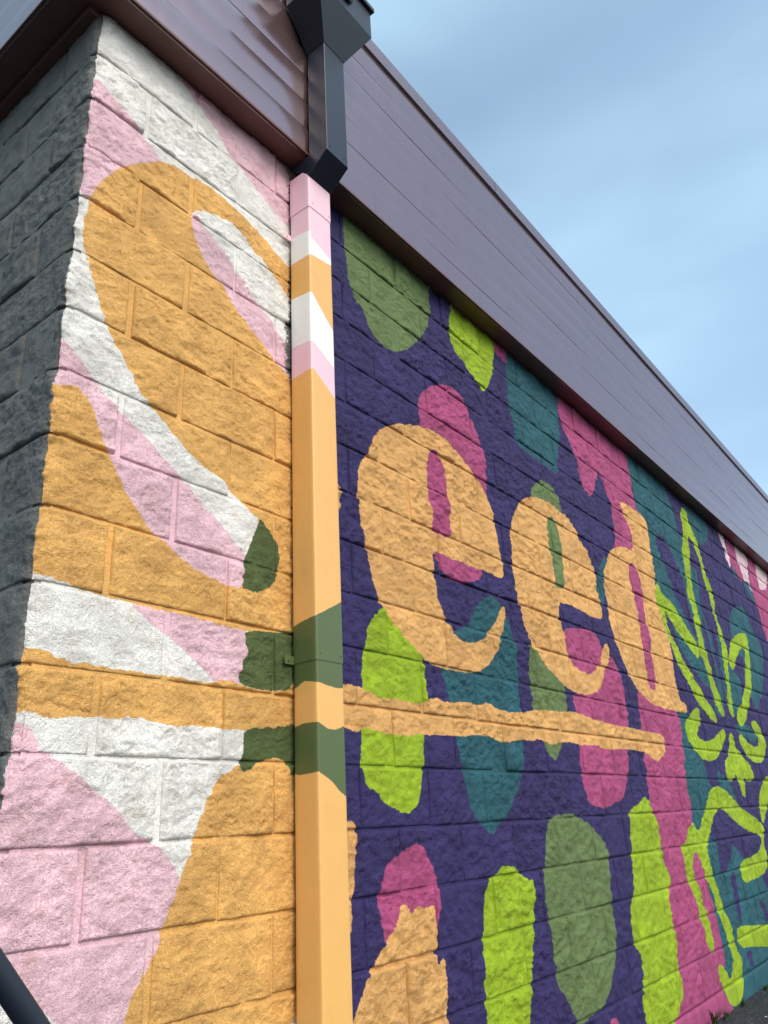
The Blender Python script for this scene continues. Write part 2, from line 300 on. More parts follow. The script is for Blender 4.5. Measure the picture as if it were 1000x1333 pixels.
def paint_fields(x, z):
    """clamped signed distances to every paint, shape (len(PAINTS), N)"""
    wx = x + 0.005 * perlin(x * 40, z * 40, 91) + 0.003 * perlin(x * 110, z * 110, 92)
    wz = z + 0.005 * perlin(x * 40, z * 40, 93) + 0.003 * perlin(x * 110, z * 110, 94)
    F = np.full((len(PAINTS), len(x)), BIG)
    bx0, bx1, bz0, bz1 = x.min() - BIG, x.max() + BIG, z.min() - BIG, z.max() + BIG
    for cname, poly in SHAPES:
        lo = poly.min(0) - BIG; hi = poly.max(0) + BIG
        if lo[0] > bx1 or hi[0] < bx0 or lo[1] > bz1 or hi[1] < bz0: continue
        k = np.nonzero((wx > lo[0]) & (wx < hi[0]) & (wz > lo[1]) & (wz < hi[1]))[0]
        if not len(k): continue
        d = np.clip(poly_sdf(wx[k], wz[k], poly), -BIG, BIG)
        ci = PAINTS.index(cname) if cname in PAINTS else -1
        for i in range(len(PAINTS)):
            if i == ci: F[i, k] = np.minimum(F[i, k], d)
            elif cname != 'soot_and_shade': F[i, k] = np.maximum(F[i, k], -d)
    ni = PAINTS.index('navy')
    F[ni] = np.minimum(F[ni], np.clip(0.96 - x, -BIG, BIG))     # navy ground coat under the whole lettering panel
    return F

def set_paint(me, F):
    for j in range(0, len(PAINTS), 3):
        at = me.attributes.new('paint%d' % (j // 3), 'FLOAT_VECTOR', 'POINT')
        at.data.foreach_set('vector', np.ascontiguousarray(F[j:j + 3].T, dtype=np.float32).ravel())

# ------------------------------------------------------------------ materials
def newmat(name):
    mt = bpy.data.materials.new(name)
    mt.use_nodes = True
    n = mt.node_tree.nodes
    return mt, n, mt.node_tree.links.new, n['Principled BSDF']

def math_node(n, l, op, a, b=None, c=None):
    nd = n.new('ShaderNodeMath'); nd.operation = op
    for i, v in enumerate((a, b, c)):
        if v is None: continue
        if isinstance(v, (int, float)): nd.inputs[i].default_value = v
        else: l(v, nd.inputs[i])
    return nd.outputs[0]

def noise(n, l, vec, scale, detail=3.0, rough=0.5, kind=None):
    nd = n.new('ShaderNodeTexNoise')
    nd.inputs['Scale'].default_value = scale
    nd.inputs['Detail'].default_value = detail
    nd.inputs['Roughness'].default_value = rough
    if kind: nd.noise_type = kind
    l(vec, nd.inputs['Vector'])
    return nd.outputs['Fac']

def ramp(n, l, v, a, b, lo=0.0, hi=1.0, smooth=True):
    nd = n.new('ShaderNodeMapRange')
    if smooth: nd.interpolation_type = 'SMOOTHSTEP'
    l(v, nd.inputs['Value'])
    for k, x in zip(('From Min', 'From Max', 'To Min', 'To Max'), (a, b, lo, hi)):
        nd.inputs[k].default_value = x
    return nd.outputs['Result']

def mixc(n, l, fac, a, b, mode='MIX'):
    nd = n.new('ShaderNodeMix'); nd.data_type = 'RGBA'; nd.blend_type = mode
    if isinstance(fac, (int, float)): nd.inputs['Factor'].default_value = fac
    else: l(fac, nd.inputs['Factor'])
    for s, v in (('A', a), ('B', b)):
        if isinstance(v, tuple): nd.inputs[s].default_value = v if len(v) == 4 else v + (1,)
        else: l(v, nd.inputs[s])
    return nd.outputs['Result']

COL = {'white': (0.83, 0.805, 0.765), 'pink': (0.82, 0.53, 0.60), 'orange': (0.77, 0.425, 0.130),
       'green': (0.088, 0.122, 0.040), 'navy': (0.036, 0.026, 0.116), 'teal': (0.022, 0.105, 0.135),
       'magenta': (0.40, 0.072, 0.190), 'olive': (0.140, 0.205, 0.075), 'lime': (0.32, 0.46, 0.018),
       'tan': (0.73, 0.40, 0.140), 'pale': (0.76, 0.56, 0.60), 'grey': (0.170, 0.168, 0.160),
       'soot_and_shade': (0.13, 0.125, 0.125)}

def paint_material(name, rough_wall, grain=1.0):
    mt, n, l, bs = newmat(name)
    geo = n.new('ShaderNodeNewGeometry')
    pos = geo.outputs['Position']
    seps = []
    for j in range(len(PAINTS) // 3):
        at = n.new('ShaderNodeAttribute'); at.attribute_name = 'paint%d' % j
        sp = n.new('ShaderNodeSeparateXYZ'); l(at.outputs['Vector'], sp.inputs[0])
        seps += [sp.outputs[0], sp.outputs[1], sp.outputs[2]]
    if rough_wall:
        wob = math_node(n, l, 'SUBTRACT', noise(n, l, pos, 240, 2.0, 0.6), 0.5)
        wob = math_node(n, l, 'MULTIPLY', wob, 0.010)
    else:
        wob = math_node(n, l, 'SUBTRACT', noise(n, l, pos, 40, 2.0, 0.5), 0.5)
        wob = math_node(n, l, 'MULTIPLY', wob, 0.004)
    c = COL['white'] + (1,)
    cur = None
    for nm in ['navy', 'pink', 'teal', 'magenta', 'olive', 'orange', 'tan', 'green', 'lime', 'pale', 'grey', 'soot_and_shade']:
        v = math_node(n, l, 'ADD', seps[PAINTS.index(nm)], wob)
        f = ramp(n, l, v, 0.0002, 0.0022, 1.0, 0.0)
        if nm == 'soot_and_shade':
            f = math_node(n, l, 'MULTIPLY', f, ramp(n, l, math_node(n, l, 'ADD', noise(n, l, pos, 130, 3.0, 0.6), math_node(n, l, 'MULTIPLY', seps[PAINTS.index(nm)], -14.0)), 0.52, 0.66))  # patchy smudges at the edge, solid further in as painted contact shade
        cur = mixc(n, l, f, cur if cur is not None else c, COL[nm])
    if rough_wall:
        # uneven coats, thin spots and unpainted pits
        big = noise(n, l, pos, 7.0, 4.0, 0.6)
        cur = mixc(n, l, 1.0, cur, mixc(n, l, ramp(n, l, big, 0.3, 0.7), (0.80, 0.79, 0.77), (1.08, 1.08, 1.07)), 'MULTIPLY')
        stain = ramp(n, l, noise(n, l, pos, 16.0, 5.0, 0.65), 0.54, 0.74, 0.0, 0.45)
        cur = mixc(n, l, stain, cur, mixc(n, l, 1.0, cur, (0.80, 0.66, 0.52), 'MULTIPLY'))
        oi = n.new('ShaderNodeObjectInfo')
        vb = ramp(n, l, oi.outputs['Random'], 0.0, 1.0, 0.93, 1.06, False)
        cmb = n.new('ShaderNodeCombineColor')
        for k_ in range(3): l(vb, cmb.inputs[k_])
        cur = mixc(n, l, 1.0, cur, cmb.outputs[0], 'MULTIPLY')
        mpb = n.new('ShaderNodeMapping'); mpb.inputs['Scale'].default_value = (9.0, 9.0, 26.0)
        l(pos, mpb.inputs['Vector'])
        thin = ramp(n, l, noise(n, l, mpb.outputs['Vector'], 1.0, 5.0, 0.7), 0.52, 0.80, 0.0, 0.24)
        cur = mixc(n, l, math_node(n, l, 'MULTIPLY', thin, 2.2), cur, mixc(n, l, 1.0, cur, (1.22, 1.20, 1.18), 'MULTIPLY'))
        pit = ramp(n, l, noise(n, l, pos, 150.0, 3.0, 0.7), 0.375, 0.28, 0.0, 0.62)
        cur = mixc(n, l, pit, cur, mixc(n, l, 0.35, mixc(n, l, 1.0, cur, (0.42, 0.36, 0.33), 'MULTIPLY'), (0.16, 0.15, 0.14)))
        f1 = noise(n, l, pos, 95.0, 4.0, 0.62)
        f2 = noise(n, l, pos, 330.0, 3.0, 0.6)
        cr = math_node(n, l, 'ABSOLUTE', math_node(n, l, 'SUBTRACT', f1, 0.5))
        f3 = noise(n, l, pos, 190.0, 3.0, 0.6)
        cr2 = math_node(n, l, 'ABSOLUTE', math_node(n, l, 'SUBTRACT', f3, 0.5))
        hgt = math_node(n, l, 'ADD', math_node(n, l, 'MULTIPLY', cr, -0.0090 * grain), math_node(n, l, 'MULTIPLY', cr2, -0.0052 * grain))
        hgt = math_node(n, l, 'ADD', hgt, math_node(n, l, 'MULTIPLY', f2, 0.0014 * grain))
        bp = n.new('ShaderNodeBump')
        bp.inputs['Strength'].default_value = 1.0
        bp.inputs['Distance'].default_value = 1.0
        l(hgt, bp.inputs['Height'])
        l(bp.outputs['Normal'], bs.inputs['Normal'])
        bs.inputs['Roughness'].default_value = 0.72
        bs.inputs['Specular IOR Level'].default_value = 0.3
    else:
        dirt = ramp(n, l, noise(n, l, pos, 9.0, 6.0, 0.65), 0.5, 0.75, 0.0, 0.22)
        cur = mixc(n, l, dirt, cur, mixc(n, l, 1.0, cur, (0.84, 0.80, 0.74), 'MULTIPLY'))
        scr = ramp(n, l, noise(n, l, pos, 60.0, 5.0, 0.7), 0.66, 0.74, 0.0, 0.35)
        cur = mixc(n, l, scr, cur, mixc(n, l, 1.0, cur, (0.80, 0.78, 0.76), 'MULTIPLY'))
        bp = n.new('ShaderNodeBump')
        mps = n.new('ShaderNodeMapping'); mps.inputs['Scale'].default_value = (60.0, 60.0, 5.0)
        l(pos, mps.inputs['Vector'])
        brush = noise(n, l, mps.outputs['Vector'], 1.0, 4.0, 0.6)
        cur = mixc(n, l, ramp(n, l, brush, 0.52, 0.72, 0.0, 0.14), cur, mixc(n, l, 1.0, cur, (0.82, 0.78, 0.74), 'MULTIPLY'))
        chip = ramp(n, l, noise(n, l, pos, 85.0, 4.0, 0.75), 0.735, 0.76, 0.0, 0.8)
        cur = mixc(n, l, chip, cur, (0.30, 0.28, 0.27))
        bp.inputs['Strength'].default_value = 0.5
        bp.inputs['Distance'].default_value = 0.004
        l(math_node(n, l, 'ADD', noise(n, l, pos, 14.0, 4.0, 0.5), math_node(n, l, 'MULTIPLY', brush, 0.25)), bp.inputs['Height'])
        l(bp.outputs['Normal'], bs.inputs['Normal'])
        bs.inputs['Roughness'].default_value = 0.45
    l(cur, bs.inputs['Base Color'])
    return mt

M_BLOCK = paint_material('painted_split_block', True)
M_MORTAR = paint_material('painted_mortar', True, 0.85)
M_PIPE = paint_material('painted_pipe', False)

def metal(name, colr, rough, dirt=0.25, spec=0.5, coat=0.0, ior=1.5, streak=True, tint=None, bump=0.12):
    mt, n, l, bs = newmat(name)
    geo = n.new('ShaderNodeNewGeometry'); pos = geo.outputs['Position']
    mpn = n.new('ShaderNodeMapping'); mpn.inputs['Scale'].default_value = (6.0, 6.0, 1.4) if streak else (5, 5, 5)
    l(pos, mpn.inputs['Vector'])
    d = ramp(n, l, noise(n, l, mpn.outputs['Vector'], 1.6, 6.0, 0.65), 0.35, 0.75)
    sp = ramp(n, l, noise(n, l, pos, 160.0, 1.0, 0.5), 0.80, 0.84)
    c = mixc(n, l, math_node(n, l, 'MULTIPLY', d, dirt), colr, tuple(min(1, x * 1.9 + 0.03) for x in colr))
    c = mixc(n, l, math_node(n, l, 'MULTIPLY', sp, 0.12), c, (0.30, 0.27, 0.25))
    l(c, bs.inputs['Base Color'])
    rr = math_node(n, l, 'ADD', math_node(n, l, 'MULTIPLY', d, 0.05), rough)
    l(rr, bs.inputs['Roughness'])
    bs.inputs['IOR'].default_value = ior
    bs.inputs['Specular IOR Level'].default_value = spec
    if tint: bs.inputs['Specular Tint'].default_value = tint + (1,)
    bs.inputs['Coat Weight'].default_value = coat
    bs.inputs['Coat Roughness'].default_value = rough
    bp = n.new('ShaderNodeBump')
    bp.inputs['Strength'].default_value = bump
    bp.inputs['Distance'].default_value = 0.006
    mp2 = n.new('ShaderNodeMapping'); mp2.inputs['Scale'].default_value = (0.6, 0.6, 1.0)
    l(pos, mp2.inputs['Vector'])
    l(noise(n, l, mp2.outputs['Vector'], 6.0, 2.0, 0.4), bp.inputs['Height'])
    l(bp.outputs['Normal'], bs.inputs['Normal'])
    return mt

M_FASCIA = metal('brown_siding_metal', (0.085, 0.048, 0.046), 0.20, 0.05, 0.5, 0.0, 3.1, True, (0.95, 0.82, 0.90), 0.03)
M_SOFFIT = metal('brown_soffit_metal', (0.135, 0.062, 0.050), 0.40, 0.20, 0.35)
M_COPING = metal('brown_coping_metal', (0.085, 0.052, 0.050), 0.22, 0.08, 0.5, 0.0, 3.1, True, (0.95, 0.80, 0.86), 0.05)
M_BLACK = metal('black_gutter_metal', (0.010, 0.014, 0.024), 0.36, 0.05, 0.42, 0.0, 1.55)
M_RAIL = metal('black_rail_paint', (0.008, 0.014, 0.026), 0.48, 0.08, 0.5)

mt, n, l, bs = newmat('dark_void')
bs.inputs['Base Color'].default_value = (0.02, 0.02, 0.02, 1); bs.inputs['Roughness'].default_value = 0.9
M_VOID = mt

def plain(name, colr, rough, var=0.35, scale=30.0, bump=0.0):
    mt, n, l, bs = newmat(name)
    geo = n.new('ShaderNodeNewGeometry'); pos = geo.outputs['Position']
    f = noise(n, l, pos, scale, 5.0, 0.6)
    c = mixc(n, l, ramp(n, l, f, 0.3, 0.7), tuple(x * (1 - var) for x in colr), tuple(x * (1 + var) for x in colr))
    l(c, bs.inputs['Base Color'])
    bs.inputs['Roughness'].default_value = rough
    if bump:
        bp = n.new('ShaderNodeBump'); bp.inputs['Strength'].default_value = 1.0; bp.inputs['Distance'].default_value = bump
        l(f, bp.inputs['Height']); l(bp.outputs['Normal'], bs.inputs['Normal'])
    return mt

def asphalt():
    mt, n, l, bs = newmat('asphalt')
    geo = n.new('ShaderNodeNewGeometry'); pos = geo.outputs['Position']
    vo = n.new('ShaderNodeTexVoronoi'); vo.inputs['Scale'].default_value = 95.0
    l(pos, vo.inputs['Vector'])
    sepc = n.new('ShaderNodeSeparateColor'); l(vo.outputs['Color'], sepc.inputs[0])
    c = mixc(n, l, ramp(n, l, sepc.outputs[0], 0.2, 1.0), (0.008, 0.010, 0.014), (0.034, 0.038, 0.046))
    c = mixc(n, l, ramp(n, l, sepc.outputs[1], 0.965, 0.98), c, (0.16, 0.16, 0.165))
    c = mixc(n, l, 1.0, c, mixc(n, l, ramp(n, l, noise(n, l, pos, 2.5, 5.0, 0.6), 0.3, 0.7), (0.6, 0.62, 0.66), (1.1, 1.1, 1.1)), 'MULTIPLY')
    l(c, bs.inputs['Base Color'])
    bs.inputs['Roughness'].default_value = 0.85
    bp = n.new('ShaderNodeBump'); bp.inputs['Strength'].default_value = 1.0; bp.inputs['Distance'].default_value = 0.006
    bp.invert = True
    l(vo.outputs['Distance'], bp.inputs['Height']); l(bp.outputs['Normal'], bs.inputs['Normal'])
    return mt

M_ASPHALT = asphalt()
M_LEAF = plain('weed_leaf', (0.045, 0.075, 0.022), 0.6, 0.4, 40.0)
M_STONE = plain('pale_stone', (0.50, 0.50, 0.50), 0.8, 0.3, 90.0)
M_ROOF = plain('roof_membrane', (0.22, 0.22, 0.22), 0.85, 0.2, 12.0)

# ------------------------------------------------------------------ setting: ground
Z_G = -0.13
CH = 0.2032                      # course height / half block
LEN = 12.2                       # mural wall length
TOP = 18 * CH                    # top of the block work
bm = bmesh.new()
S = 1200.0
gx = [-S, -60, -12] + [-6 + i * 0.8 for i in range(24)] + [20, 60, S]
gy = [-S, -60, -16] + [-10 + i * 0.8 for i in range(14)] + [3, 30, S]
gv = [[bm.verts.new((x, y, Z_G + (0.012 * math.sin(x * 1.7 + y) * math.cos(y * 1.3) if abs(x) < 12 and -10 < y < 0.5 else 0))) for y in gy] for x in gx]
for i in range(len(gx) - 1):
    for j in range(len(gy) - 1):
        bm.faces.new((gv[i][j], gv[i + 1][j], gv[i + 1][j + 1], gv[i][j + 1]))
g = bm_obj('asphalt_ground', bm, M_ASPHALT, smooth=True)
tag(g, 'dark rough asphalt ground along the foot of the mural wall', 'ground', kind='structure')

# ------------------------------------------------------------------ building
bld = empty('block_building', (0, 0, Z_G))
tag(bld, 'split-face block building with colourful mural and brown metal roof fascia', 'building')
def part_empty(name, parent=None):
    return empty(name, (0, 0, 0), parent)

inv = Matrix.Translation((0, 0, -Z_G))
mural_wall = None
CX = -0.012                      # plane of the grey side wall

# ---- split-face blocks
def grid_mesh(name, a, z, h, pos_fn, a_front, loc):
    """a, z: 1-D coordinates; h: relief array [len(a), len(z)]; a skirt ring runs back into the wall"""
    na, nz_ = len(a), len(z)
    A = np.concatenate([[a[0]], a, [a[-1]]]); Z = np.concatenate([[z[0]], z, [z[-1]]])
    Hh = np.full((na + 2, nz_ + 2), -0.035); Hh[1:-1, 1:-1] = h
    AA, ZZ = np.meshgrid(A, Z, indexing='ij')
    co = pos_fn(AA, ZZ, Hh).reshape(-1, 3) - np.array(loc)
    N0, N1 = na + 2, nz_ + 2
    idx = np.arange(N0 * N1).reshape(N0, N1)
    q = np.stack([idx[:-1, :-1], idx[1:, :-1], idx[1:, 1:], idx[:-1, 1:]], -1).reshape(-1, 4)
    # drop the four degenerate corner quads of the ring
    return co.astype(np.float32), q, AA.ravel(), ZZ.ravel()

def mesh_from(name, co, q, mat):
    me = bpy.data.meshes.new(name)
    me.vertices.add(len(co)); me.vertices.foreach_set('co', co.ravel())
    me.loops.add(q.size); me.loops.foreach_set('vertex_index', q.ravel().astype(np.int32))
    me.polygons.add(len(q)); me.polygons.foreach_set('loop_start', np.arange(0, q.size, 4, dtype=np.int32))
    me.polygons.foreach_set('loop_total', np.full(len(q), 4, np.int32))
    me.polygons.foreach_set('use_smooth', np.ones(len(q), bool))
    me.update(calc_edges=True)
    me.materials.append(mat)
    return me

def relief(a, z, seed, gain=1.0):
    """broken-stone relief of one split block face, metres"""
    r = random.Random(seed)
    ox, oy = r.uniform(0, 500), r.uniform(0, 500)
    A, Z = np.meshgrid(a, z, indexing='ij')
    u = A + ox; v = Z + oy
    amp = gain * r.uniform(0.70, 1.25)
    ca, sa = math.cos(r.uniform(-.5, .5)), math.sin(r.uniform(-.5, .5))
    wu = u + 0.012 * perlin(u * 18, v * 18, seed + 5); wv = v + 0.012 * perlin(u * 18, v * 18, seed + 6)
    h = 0.0068 * perlin(wu * 7, wv * 9, seed)
    h += 0.0066 * perlin((wu * ca + wv * sa) * 20, (-wu * sa + wv * ca) * 30, seed + 1)
    h += 0.0068 * (0.40 - np.abs(perlin(wu * 38, wv * 54, seed + 2)))
    h += 0.0056 * (0.40 - np.abs(perlin(wu * 78 + 9, wv * 96, seed + 3)))
    h += 0.0022 * perlin(wu * 130, wv * 150, seed + 8)
    h *= amp
    h += r.uniform(-.004, .004) * (A - A.mean()) / 0.2 + r.uniform(-.003, .003) * (Z - Z.mean()) / 0.1 + r.uniform(-.001, .003)
    d = np.minimum(np.minimum(A - a[0], a[-1] - A), np.minimum(Z - z[0], z[-1] - Z))
    ew = 0.0060 + 0.006 * perlin(u * 14, v * 14, seed + 4)
    p = sstep((d + 0.0015) / np.maximum(ew, 0.0025))
    return (-0.0030 + 0.25 * h) * (1 - p) + h * p

def front_pos(A, Z, H):
    return np.stack([A, -H, Z], -1)

def side_pos(A, Z, H):           # A negative: distance back from the corner
    return np.stack([CX - H, -A, Z], -1)

def corner_pos(A, Z, H):
    # wraps the arris: front for A>0, side for A<0, worn round between
    w_ = 0.016
    ch = 0.008 + 0.018 * perlin(Z * 7.3, A * 6 + 3.3, 76) + 0.012 * perlin(Z * 19, A * 12 + 3.3, 77) + 0.005 * perlin(Z * 71, A * 30 + 9.1, 78)
    t = np.clip((A + w_) / (2 * w_), 0, 1)
    nx = -(1 - t); ny = -t
    ln = np.sqrt(nx * nx + ny * ny)
    bx = CX + np.maximum(A, 0); by = np.maximum(-A, 0)
    near = np.exp(-(A / 0.018) ** 2)
    Hc = H - near * np.maximum(ch, -0.010)
    return np.stack([bx + nx / ln * Hc, by + ny / ln * Hc, Z], -1)

def cell(x):
    """grid step along / up a block, finer near the corner"""
    if x < 1.0: return 0.0046, 0.0046
    if x < 2.6: return 0.0068, 0.0056
    if x < 5.0: return 0.0110, 0.0075
    return 0.0180, 0.0110

def fields_for(A, Z):
    F = paint_fields(np.maximum(A, 0.0), Z)
    gd = A + 0.002 + 0.006 * perlin(Z * 35, A * 35, 55) + 0.005 * perlin(Z * 90, A * 60, 56)
    gd = np.clip(gd, -BIG, BIG)
    gi = PAINTS.index('grey')
    for i in range(len(PAINTS)):
        F[i] = np.minimum(F[i], gd) if i == gi else np.maximum(F[i], -gd)
    return F

J = 0.0047                       # half joint
front = []                       # (a0, a1, course, kind)
for c in range(18):
    first = CH if c % 2 == 0 else 2 * CH
    x = first
    while x < LEN:
        front.append((x + J, min(x + 2 * CH, LEN) - J, c))
        x += 2 * CH

def view_area(x0, x1, z0, z1):
    """share of the picture covered by a patch of the wall, 0 when out of frame"""
    pts = []
    for x in (x0, x1):
        for z in (z0, z1):
            d = Vector((x, 0, z)) - CAM
            dz = -d.dot(AX_Z)
            if dz < 0.1: return 0
            pts.append((d.dot(AX_X) / dz * 1.0085 / 0.5, d.dot(AX_Y) / dz * 1.0085 / 0.6665))
    xs = [p[0] for p in pts]; ys = [p[1] for p in pts]
    if min(xs) > 1 or max(xs) < -1 or min(ys) > 1 or max(ys) < -1: return 0
    return (max(xs) - min(xs)) * (max(ys) - min(ys))

bm = bmesh.new()
box(bm, 0.03, LEN - 0.02, 0.045, 6.0, Z_G - 0.3, TOP - 0.01)
mural_wall = bm_obj('mural_wall', bm, M_VOID)
mural_wall.parent = bld; mural_wall.matrix_parent_inverse = inv
tag(mural_wall, 'block wall painted with navy, lime, magenta and tan mural lettering')
bm = bmesh.new()
box(bm, 0.022, 0.030, 0.045, 5.9, Z_G - 0.3, TOP - 0.02)
side_wall = bm_obj('side_wall', bm, M_VOID)
side_wall.parent = bld; side_wall.matrix_parent_inverse = inv
tag(side_wall, 'dark slate-grey painted block side wall')

NIND = 276
rank = sorted(front, key=lambda b: -view_area(b[0], b[1], b[2] * CH, (b[2] + 1) * CH))
ind = set(rank[:NIND])
rest = [b for b in front if b not in ind]

def front_block(a0, a1, c, seed, cs=None):
    ca_, cz_ = (cs, cs) if cs else cell(a0)
    jr = random.Random(seed)
    z0, z1 = c * CH + J + jr.uniform(-.0018, .0018), (c + 1) * CH - J + jr.uniform(-.0018, .0018)
    a0 += jr.uniform(-.002, .002); a1 += jr.uniform(-.002, .002)
    a = np.linspace(a0, a1, max(4, int((a1 - a0) / ca_)) + 1)
    z = np.linspace(z0, z1, max(4, int((z1 - z0) / cz_)) + 1)
    return a, z, relief(a, z, seed, 0.72 if a0 < 1.0 else 1.05)

for i, (a0, a1, c) in enumerate(front):
    if (a0, a1, c) not in ind: continue
    a, z, h = front_block(a0, a1, c, 1000 + i * 7)
    loc = ((a0 + a1) / 2, 0, (c + .5) * CH)
    co, q, fa, fz = grid_mesh('block', a, z, h, front_pos, None, loc)
    me = mesh_from('block', co, q, M_BLOCK)
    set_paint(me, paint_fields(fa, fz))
    o = link('block', me, mural_wall, loc)

# blocks past the ones that can be picked out, joined
cos, qs, fas, fzs, off = [], [], [], [], 0
for i, (a0, a1, c) in enumerate(rest):
    a, z, h = front_block(a0, a1, c, 90000 + i * 7, 0.024)
    co, q, fa, fz = grid_mesh('b', a, z, h, front_pos, None, (0, 0, 0))
    cos.append(co); qs.append(q + off); fas.append(fa); fzs.append(fz); off += len(co)
me = mesh_from('far_blocks', np.concatenate(cos), np.concatenate(qs), M_BLOCK)
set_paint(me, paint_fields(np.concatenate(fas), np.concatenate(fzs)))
o = link('far_blocks', me, mural_wall)
tag(o, kind='stuff')

# corner blocks: long face alternates between the two walls
for c in range(18):
    fl, sl = (CH, 2 * CH) if c % 2 == 0 else (2 * CH, CH)
    z0, z1 = c * CH + J, (c + 1) * CH - J
    cs = 0.0050
    a = np.linspace(-sl + J, fl - CX - J + CX, int((fl + sl) / cs))
    z = np.linspace(z0, z1, int((z1 - z0) / cs) + 1)
    h = relief(a, z, 40000 + c * 13, 0.72)
    loc = (0, 0, (c + .5) * CH)
    co, q, fa, fz = grid_mesh('corner', a, z, h, corner_pos, None, loc)
    me = mesh_from('corner_block', co, q, M_BLOCK)
    set_paint(me, fields_for(fa, fz))
    link('corner_block', me, mural_wall, loc)

# side wall blocks
SIDE = 5.9
F_grey = None
k = 0
cos, qs, off = [], [], 0
for c in range(18):
    y = 2 * CH if c % 2 == 0 else CH
    while y < SIDE:
        y1 = min(y + 2 * CH, SIDE)
        near = y < 1.3
        cs = 0.010 if near else 0.03
        a = np.linspace(-y1 + J, -y - J, max(4, int((y1 - y) / cs)) + 1)
        z = np.linspace(c * CH + J, (c + 1) * CH - J, max(4, int(CH / cs)) + 1)
        h = relief(a, z, 60000 + k * 11, 0.9)
        loc = (CX, (y + y1) / 2, (c + .5) * CH) if near else (0, 0, 0)
        co, q, fa, fz = grid_mesh('s', a, z, h, side_pos, None, loc)
        if near:
            me = mesh_from('block', co, q, M_BLOCK)
            F = np.full((len(PAINTS), len(co)), BIG); F[PAINTS.index('grey')] = -BIG
            set_paint(me, F)
            link('block', me, side_wall, loc)
        else:
            cos.append(co); qs.append(q + off); off += len(co)
        y += 2 * CH; k += 1
co = np.concatenate(cos)
me = mesh_from('far_blocks', co, np.concatenate(qs), M_BLOCK)
F = np.full((len(PAINTS), len(co)), BIG); F[PAINTS.index('grey')] = -BIG
set_paint(me, F)
tag(link('far_blocks', me, side_wall), kind='stuff')

# mortar beds, painted over with the wall
def mortar(name, a, z, fn, parent, Ffn, depth=0.0050):
    A, Z = np.meshgrid(a, z, indexing='ij')
    H = -depth + 0.0028 * perlin(A * 2.3, Z * 4.9, 34) + 0.0012 * perlin(A * 30, Z * 30, 33)
    co = fn(A, Z, H).reshape(-1, 3).astype(np.float32)
    idx = np.arange(A.size).reshape(A.shape)
    q = np.stack([idx[:-1, :-1], idx[1:, :-1], idx[1:, 1:], idx[:-1, 1:]], -1).reshape(-1, 4)
    me = mesh_from(name, co, q, M_MORTAR)
    set_paint(me, Ffn(A.ravel(), Z.ravel()))
    return link(name, me, parent)
zz = np.linspace(0, TOP, 150)
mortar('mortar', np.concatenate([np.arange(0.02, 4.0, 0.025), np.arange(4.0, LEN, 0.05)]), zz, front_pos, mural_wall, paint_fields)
def greyF(A, Z):
    F = np.full((len(PAINTS), len(A)), BIG); F[PAINTS.index('grey')] = -BIG
    return F
mortar('mortar', np.concatenate([np.arange(-SIDE, -1.0, 0.1), np.arange(-1.0, -0.02, 0.04)]), np.linspace(0, TOP, 60), side_pos, side_wall, greyF, 0.0035)

mortar('mortar', np.linspace(-0.06, 0.06, 40), np.linspace(0, TOP, 400), corner_pos, mural_wall, fields_for, 0.010)

# smooth foundation course under the split blocks
a_edges = np.arange(-0.004, LEN, 2 * CH)
for i, x0 in enumerate(a_edges):
    x1 = min(x0 + 2 * CH - 0.002, LEN)
    a = np.linspace(x0, x1, 26); z = np.linspace(Z_G - 0.06, -0.006, 12)
    A, Z = np.meshgrid(a, z, indexing='ij')
    h = 0.004 + 0.0010 * perlin(A * 12, Z * 12, 41) + 0.0006 * perlin(A * 60, Z * 60, 42)
    h = h - 0.004 * (1 - sstep((Z.max() - Z) / 0.008))
    loc = ((x0 + x1) / 2, 0, Z_G / 2)
    co, q, fa, fz = grid_mesh('f', a, z, h, front_pos, None, loc)
    me = mesh_from('foundation_block', co, q, M_MORTAR)
    set_paint(me, paint_fields(fa, fz))
    link('foundation_block', me, mural_wall, loc)
a = np.linspace(-SIDE, 0.004, 60); z = np.linspace(Z_G - 0.06, -0.006, 6)
co, q, fa, fz = grid_mesh('f', a, z, np.full((60, 6), 0.004), side_pos, None, (0, 0, 0))
me = mesh_from('foundation_strip', co, q, M_BLOCK)
set_paint(me, greyF(fa, fz))
link('foundation_strip', me, side_wall)

